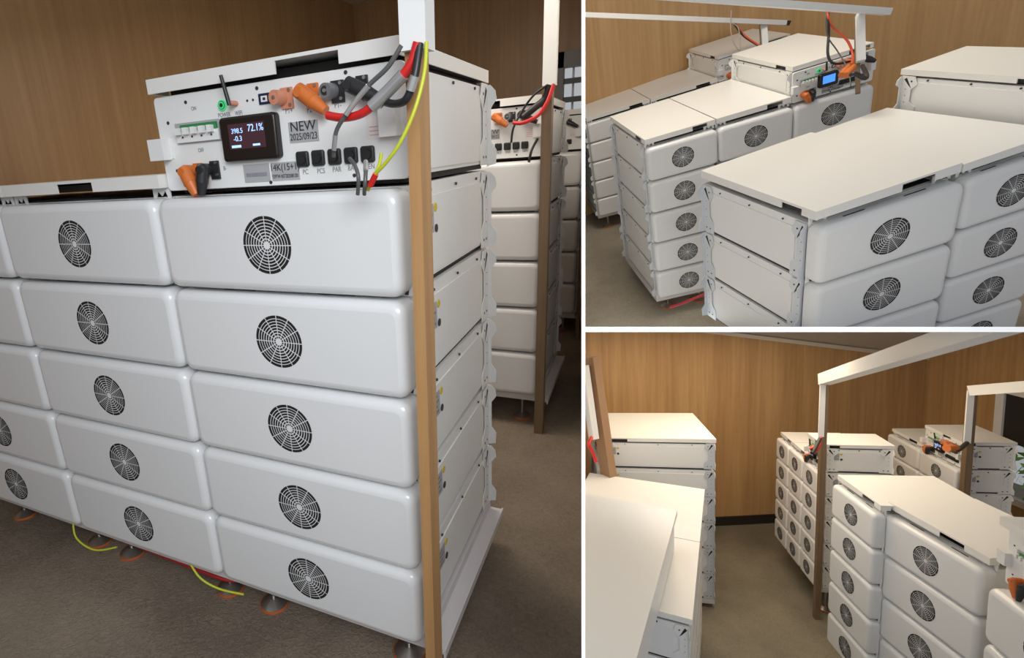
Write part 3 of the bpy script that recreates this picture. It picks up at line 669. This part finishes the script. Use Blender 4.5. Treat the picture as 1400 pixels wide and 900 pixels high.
cable('power_cable', 'upper', [(1163, 102, 2.74), (1170, 101, 2.72), (1182, 107, 2.74), (1185, 103, 2.8), (1179, 90, 2.92)], 0.010, BLACK, 'thick black cable bent around the post end beside the orange plugs', group=UG)
b = MB(); b.tube([V('upper', 916, 420, 3.35), V('upper', 930, 416, 3.3), V('upper', 950, 408, 3.25), V('upper', 975, 398, 3.2)], 0.008, mat('dark_red_cable', (.38, .015, .02), .4), 8, 5)
single('floor_cable', b, 'dark red pipe low under the second row beside the steel foot, upper right view', 'pipe', 'upper')

# ================================================================== LOWER HALL (bottom right)
BN = scale_block(5.35, 6.99, -3.01, -1.888, 0.39, 0.69, 0.2865)
BQ = scale_block(6.81, 7.35, -3.01, -1.848, 0.59, 0.50, 0.271)
BP = scale_block(3.62, 9.40, -3.01, -1.869, 1.0, 1.31, 0.336)
BM0 = scale_block(4.93, 5.63, -3.01, -1.822, 0.72, 0.90, 0.40, 0.92)
BM1 = scale_block(4.86, 4.97, -3.01, -1.686, 0.98, 0.80, 0.46, 0.92)
BM2 = scale_block(4.61, 3.85, -3.01, -1.866, 1.0, 0.85, 0.50, 0.92)
BR2 = scale_block(3.59 - 1.25 * .829, 5.73 + 1.25 * .559, -3.07, math.radians(-124), 1.2, 1.25, 0.34)
BR1 = scale_block(2.65 - 1.25 * .809, 4.63 + 1.25 * .588, -3.04, math.radians(-126), 2.2, 1.25, 0.34)
for Bk in (BN, BQ, BP, BM0, BM1, BM2, BR2, BR1): Bk['c'] = 0.26 * Bk['h']
for Bk in (BM0, BM1, BM2): Bk['h'] *= 0.96
LF = -4.80 * S
def reach(px, py, dist):
    """point where the sight line meets the upright plane of the end wall"""
    d = RB.transposed() @ Vector(((px - 500) / 750, (py - 450) / 750, 1.0)); return d * (dist / d.dot(WN))
pa, pb = hit('lower', 983, 718, 2, LF), hit('lower', 1062, 714, 2, LF)
wd = (pb - pa); wd.z = 0; wd.normalize(); WN = Vector((-wd.y, wd.x, 0)); WDIST = pa.dot(WN)
wa = math.atan2(wd.y, wd.x)
corner = reach(1263, 560, WDIST); corner.z = LF
ca, cb = reach(990, 453, WDIST), reach(1262, 487, WDIST)
slope = (cb.z - ca.z) / (cb - ca).length
b = MB(); Lw = (corner - pa).length + 3.2
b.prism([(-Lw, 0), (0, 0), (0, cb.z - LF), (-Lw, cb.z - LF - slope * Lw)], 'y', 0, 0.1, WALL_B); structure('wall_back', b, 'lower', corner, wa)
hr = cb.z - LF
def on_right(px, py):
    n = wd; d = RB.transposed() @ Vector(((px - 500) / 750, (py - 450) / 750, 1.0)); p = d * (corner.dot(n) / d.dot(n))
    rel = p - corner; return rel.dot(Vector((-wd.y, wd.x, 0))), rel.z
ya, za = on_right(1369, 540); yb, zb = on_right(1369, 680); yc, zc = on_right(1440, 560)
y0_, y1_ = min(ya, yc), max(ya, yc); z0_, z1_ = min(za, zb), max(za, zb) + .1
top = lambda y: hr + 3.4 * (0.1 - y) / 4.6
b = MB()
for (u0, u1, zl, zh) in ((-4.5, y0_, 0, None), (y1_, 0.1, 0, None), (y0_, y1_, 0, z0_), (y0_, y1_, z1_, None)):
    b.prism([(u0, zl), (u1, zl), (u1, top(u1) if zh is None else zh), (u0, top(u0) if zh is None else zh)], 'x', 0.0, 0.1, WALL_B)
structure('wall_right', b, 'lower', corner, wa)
b = MB(); b.box(-Lw, 0.0, -0.02, 0.0, 0, 0.10, SKIRT); structure('baseboard_back', b, 'lower', corner, wa)
b = MB(); b.box(-2.0, 7.5, 0.5, 9.5, LF - 0.1, LF, FLOOR_B); structure('floor', b, 'lower')
b = MB()
cv = [(-Lw, 0, hr - slope * Lw), (0, 0, hr), (0, -4.5, hr + 3.32), (-Lw, -4.5, hr - slope * Lw + 3.32)]
b.add([*cv, *[(x, y, z + 0.06) for x, y, z in cv]], [(0, 1, 2, 3), (7, 6, 5, 4), (0, 4, 5, 1), (1, 5, 6, 2), (2, 6, 7, 3), (3, 7, 4, 0)], CEIL); structure('ceiling', b, 'lower', corner, wa)
b = MB(); b.box(-Lw, 0, -0.03, 0.0, -0.01, 0.03, mat('pale_trim', (.62, .56, .47), .6)); o_ = structure('trim_1', b, 'lower', corner + Vector((0, 0, hr - 0.03)), wa)
o_.matrix_world = ROOM['lower'] @ Matrix.Translation(corner + Vector((0, 0, hr - 0.03))) @ Matrix.Rotation(wa, 4, 'Z') @ Matrix.Rotation(-math.atan(slope), 4, 'Y')

row('lower', BN, (0, 1, 2), 5, '@ middle-row stack, lower right view', 'battery modules of the middle row, lower right view', sides='rf', side_at=2, lab=0.06)
row('lower', BQ, (1, 2), {1: 3, 2: 3}, '@ far right-row stack, lower right view', 'battery modules of the far right row, lower right view', sides='rf', side_at=2, lab=0.06)
row('lower', BP, (2,), 5, 'tall stack behind the left tables, lower right view', 'battery modules of the left stack, lower right view', sides='rfg', side_at=2, lab=0.03)
row('lower', BM0, (0,), 5, 'left near stack, lower right view', 'battery modules of the near row, lower right view', sides='f')
row('lower', BM1, (0,), 4, 'middle near stack, lower right view', 'battery modules of the near row, lower right view')
row('lower', BM2, (0,), 2, 'near bottom-right corner stack, lower right view', 'battery modules of the near row, lower right view')
for B_, i, nm in ((BN, 2, 'middle row'), (BP, 2, 'tall left stack'), (BM0, 0, 'near row')):
    base('lower', B_, i, LF, f'base frame with feet under the {nm} of the lower right view')
for i in (0, 1):
    lid('lower', BN, i, f'{["far", "nearer"][i]} beige-lit lid on the middle row beside the small inverter, lower right view', 'row lids in the lower right view', notch=(.55, .85))
lid('lower', BQ, 1, 'beige-lit lid on the far right row in front of the wall corner', 'row lids in the lower right view', notch=(.55, .8))
lid('lower', BM0, 0, 'beige-lit lid on the left near stack of the lower right view, dark notch in front', 'row lids in the lower right view', notch=(.60, .86))
lid('lower', BM1, 0, 'beige-lit lid on the middle near stack with long dark notch, lower right view', 'row lids in the lower right view', notch=(.55, .78))
lid('lower', BR2, 0, 'flat beige lid, farther half of the low left row, lower right view', 'row lids in the lower right view', gap=.06)
lid('lower', BR2, 1, 'flat beige lid, the nearer half of the low table row, narrowing to a point', 'row lids in the lower right view', gap=.06)
for i in (0, 1):
    for k in range(5):
        module('lower', BR2, i, k, f'white battery module back side under the {["farther", "nearer"][i]} half of the left low row, {TIER[k]} tier', 'battery modules under the left low row, lower right view', 'rf' if i else '')
inverter('lower', BN, 2, 'small inverter unit with tangled cables on the middle row, lower right view', 'inverter units in the lower right view', sides='rf', rich=False, lab=0.06)
inverter('lower', BQ, 2, 'inverter unit with dark screen and orange plug on the far right row, lower right view', 'inverter units in the lower right view', sides='rf', rich=False, lab=0.06)
inverter('lower', BP, 2, 'white inverter box with grey sticker and yellow disc on the tall left stack', 'inverter units in the lower right view', sides='rfg', rich=False, lab=0.03, plugs=False)
inverter('lower', BM2, 0, 'near inverter panel edge with grey handle and orange plug at the right border', 'inverter units in the lower right view', sides='lf', rich=False)
inverter('lower', BR1, 0, 'nearest big white inverter box at the bottom left of the lower right view', 'inverter units in the lower right view', sides='', rich=False, z=BR1['z'] + .03, plugs=False)
for B_, i, lb in ((BN, 2, 'lid on the small middle-row inverter'), (BQ, 2, 'lid on the far right inverter'), (BP, 2, 'beige-lit lid on top of the tall left stack'), (BM2, 0, 'lid over the near inverter at the right border'), (BR1, 0, 'large beige lid in the bottom left corner')):
    lid('lower', B_, i, f'{lb}, lower right view', 'inverter lids in the lower right view', z=B_['z'] + (1.04 * B_['h'] if B_ is not BR1 else 0.98 * B_['h'] + .04), gap=0.0, y0=0.03, notch=(.5, .7))

def stand(ux, uy, top_y, split_y, wpx, label, zfloor, wood, group):
    f = Vector((ux * S, uy * S, zfloor)); D = (RB @ f).z; wd_ = wpx / 750 * D
    R = RB.transposed()
    def zat(y):
        # height on the upright line through f whose image row is y
        lo, hi = 0.0, 4.0
        for _ in range(40):
            m_ = (lo + hi) / 2; c = RB @ (f + Vector((0, 0, m_))); yy = 450 + 750 * c.y / c.z
            if yy > y: lo = m_
            else: hi = m_
        return lo
    zs, zt = zat(split_y), zat(top_y)
    r = thing('cable_post', label, 'post', 'lower', f, -0.3, group)
    b = MB(); b.box(-wd_ * .1, wd_ * .9, 0, wd_ * 1.2, 0, zt, wood); link('wooden_post', b.mesh('wooden_post'), r)
    b = MB(); b.box(-wd_ * .75, wd_ * .25, -wd_ * .3, 0, zs, zt, WHITE); link('white_trunking', b.mesh('white_trunking'), r)
    return f + Vector((0, 0, zt)), wd_
LG = 'trunking posts in the lower right view'
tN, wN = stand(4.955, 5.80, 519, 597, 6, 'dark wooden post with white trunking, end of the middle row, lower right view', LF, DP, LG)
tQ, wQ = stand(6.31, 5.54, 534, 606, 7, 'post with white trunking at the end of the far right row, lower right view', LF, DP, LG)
DN = (RB @ tN).z; DQ = (RB @ tQ).z
gantry('lower', [('crossbar', tN, V('lower', 1420, 425, DN * 0.42), 0.075, 0.085, WHITE)], 'long white overhead trunking widening toward the top right of the lower right view', 'overhead trunking, lower right view')
gantry('lower', [('crossbar', tQ, V('lower', 1420, 527, DQ * 0.9), 0.06, 0.075, WHITE)], 'short white overhead trunking at the right border above the far inverter', 'overhead trunking, lower right view')
dp = (RB @ Vector((BP['x'], BP['y'] - 2.6 * BP['w'], BP['z']))).z * 0.93
gantry('lower', [('wooden_board', V('lower', 809, 488, dp), V('lower', 838, 690, dp), 0.075, 0.11, mat('reddish_board', (.34, .20, .11), .6)), ('white_trunking', V('lower', 798, 500, dp * .99), V('lower', 812, 600, dp * .99), 0.06, 0.06, WHITE),
                 ('crosspiece', V('lower', 780, 492, dp), V('lower', 810, 494, dp), 0.08, 0.07, mat('reddish_board', (.34, .20, .11), .6))], 'leaning wooden board with white trunking at the left border of the lower right view')
QG = 'cables in the lower right view'
cable('power_cable', 'lower', [(1122, 598, DN * .985), (1120, 610, DN * .975), (1113, 618, DN * .97), (1108, 612, DN * .965)], 0.010, RED, 'red cable hanging off the post at the small middle-row inverter', group=QG)
cable('power_cable', 'lower', [(1121, 600, DN * .98), (1115, 612, DN * .968), (1110, 620, DN * .96)], 0.013, BLACK, 'black cable at the small middle-row inverter', group=QG)
cable('power_cable', 'lower', [(1322, 606, DQ * .97), (1312, 614, DQ * .95), (1304, 617, DQ * .94)], 0.015, BLACK, 'black plug cable beside the post of the far right inverter', group=QG)
loose_plug('lower', (1294, 613, DQ * .90), (1309, 612, DQ * .91), 0.024, ORANGE, 'orange plug pointing right on the far right inverter, lower right view', 'loose plugs, lower right view')
cable('power_cable', 'lower', [(809, 598, dp * .97), (805, 608, dp * .96), (810, 618, dp * .96), (815, 632, dp * .96)], 0.014, RED, 'red and white cable loop beside the leaning board at the left border', group=QG)
# window on the right wall with a dark blind and greenery outside
b = MB(); T_ = 0.05
b.box(-T_, 0, y1_ - 0.07, y1_, z0_, z1_, WHITE); b.box(-T_, 0, y0_, y1_, z1_ - .06, z1_, WHITE); b.box(-T_, 0, y0_, y1_, z0_, z0_ + .06, WHITE)
wn2 = structure('window_2', b, 'lower', corner, wa)
zmid = on_right(1385, 605)[1]
b = MB(); b.box(-0.03, -0.02, y0_, y1_ - .07, zmid, z1_ - .06, DARK); link('dark_blind', b.mesh('dark_blind'), wn2)
g = bpy.data.materials.new('window_glass'); g.use_nodes = True; gb = g.node_tree.nodes['Principled BSDF']
gb.inputs['Transmission Weight'].default_value = 1.0; gb.inputs['Roughness'].default_value = 0.02; gb.inputs['IOR'].default_value = 1.1
b = MB(); b.box(-0.02, -0.016, y0_, y1_ - .07, z0_ + .06, zmid, g); link('pane', b.mesh('pane'), wn2)
rnd = random.Random(4); b = MB(); ym, zm_ = (y0_ + y1_) / 2, (z0_ + zmid) / 2
for _ in range(900):
    p = Vector((0.75 + rnd.gauss(0, .18), ym + rnd.gauss(0, .5), zm_ - .1 + rnd.gauss(0, .32))); u = Vector([rnd.gauss(0, 1) for _ in range(3)]).normalized(); v_ = u.orthogonal().normalized(); L_ = rnd.uniform(.05, .10)
    b.add([p - u * L_, p + v_ * L_ * .35, p + u * L_, p - v_ * L_ * .35], [(0, 1, 2, 3)], LEAF)
b.cyl((0.75, ym, 0), (0.75, ym, zm_), .05, .03, DW, 10)
single('garden_shrub', b, 'bright green shrub outside the window at the right border, lower right view', 'shrub', 'lower', None, corner, wa)

# ================================================================== partitions between the halls
def cam_local(p): return cam.matrix_world @ Vector((p[0], -p[1], -p[2]))
def slab(name, x0, x1, y0, y1, z0, z1):
    """board given in sight-line fractions: x/z, y/z at its front edge, constant thickness going back"""
    pts = []
    for z in (z0, z1):
        cx = (x0 + x1) / 2 * z; cy = (y0 + y1) / 2 * z
        pts.append((z, cx, cy))
    return pts
zf, zb_ = 0.80, 6.5
def board(name, mid, half, across, kind_axis):
    """kind_axis 'v': upright board through the eye line x = mid*z ; 'h': level board y = mid*z"""
    b = MB(); v = []
    for z in (zf, zb_):
        for s in (-1, 1):
            for t in across:
                if kind_axis == 'v': v.append(cam_local((mid * z + s * half * zf, t * z, z)))
                else: v.append(cam_local((t * z, mid * z + s * half * zf, z)))
    b.add(v, [(0, 1, 3, 2), (4, 6, 7, 5), (0, 4, 5, 1), (2, 3, 7, 6), (0, 2, 6, 4), (1, 5, 7, 3)], PAINT)
    o = link(name, b.mesh(name)); o['kind'] = 'structure'; return o
board('wall_partition', (797.6 - 500) / 750, 2.6 / 750, (-0.75, 0.75), 'v')
board('wall_divider', (450.6 - 450) / 750, 3.6 / 750, ((799 - 500) / 750, 1.35), 'h')

# ------------------------------------------------------------------ each hall ends at its partition: trim what would reach through
bpy.context.view_layer.update()
EYEP = cam.matrix_world.translation.copy(); CR = cam.matrix_world.to_3x3()
def plane(n):  # keep the side where n . (x, y, z) > 0 in sight coordinates (x right, y down, z away)
    return CR @ Vector((n[0], -n[1], -n[2]))
fx = lambda px: (px - 500) / 750; fy = lambda py: (py - 450) / 750
PL = {'hall': [plane((-1, 0, fx(796.4)))], 'upper': [plane((1, 0, -fx(798.8))), plane((0, -1, fy(448.4)))], 'lower': [plane((1, 0, -fx(798.8))), plane((0, 1, -fy(452.8)))]}
INV = {k: m.inverted() for k, m in ROOM.items()}
RM = {k: (m.to_3x3()) for k, m in ROOM.items()}
def root(o):
    while o.parent: o = o.parent
    return o
def room_of(o):
    m = root(o).matrix_world.to_3x3().normalized()
    for k, R in RM.items():
        if (m.col[2] - R.col[2]).length < 1e-3: return k
    return None
trimmed = {}
for nm_ in [x.name for x in bpy.data.objects if x.type == 'MESH']:
    o = bpy.data.objects.get(nm_)
    if o is None: continue
    if o.name.startswith(('wall_partition', 'wall_divider')): continue
    k = room_of(o)
    if k is None: k = 'lower' if o.name.startswith('trim') else None
    if k is None: continue
    M = o.matrix_world; Mi = M.inverted(); gone = False
    for n in PL[k]:
        ds = [(M @ v.co - EYEP).dot(n) for v in o.data.vertices]
        if not ds or max(ds) <= 1e-5: gone = True; break
        if min(ds) >= 0: continue
        me = o.data.copy(); o.data = me
        bm = bmesh.new(); bm.from_mesh(me)
        pc = Mi @ EYEP; pn = (M.to_3x3().transposed() @ n).normalized()
        res = bmesh.ops.bisect_plane(bm, geom=bm.verts[:] + bm.edges[:] + bm.faces[:], plane_co=pc, plane_no=pn, clear_inner=True)
        ed = [e for e in res['geom_cut'] if isinstance(e, bmesh.types.BMEdge)]
        if ed:
            try: bmesh.ops.edgenet_fill(bm, edges=ed)
            except Exception: pass
        bm.to_mesh(me); bm.free()
        if not me.polygons: gone = True; break
    if gone:
        for ch in list(o.children): bpy.data.objects.remove(ch, do_unlink=True)
        bpy.data.objects.remove(o, do_unlink=True)
for o in [x for x in bpy.data.objects if x.type == 'EMPTY' and not x.children]:
    bpy.data.objects.remove(o, do_unlink=True)
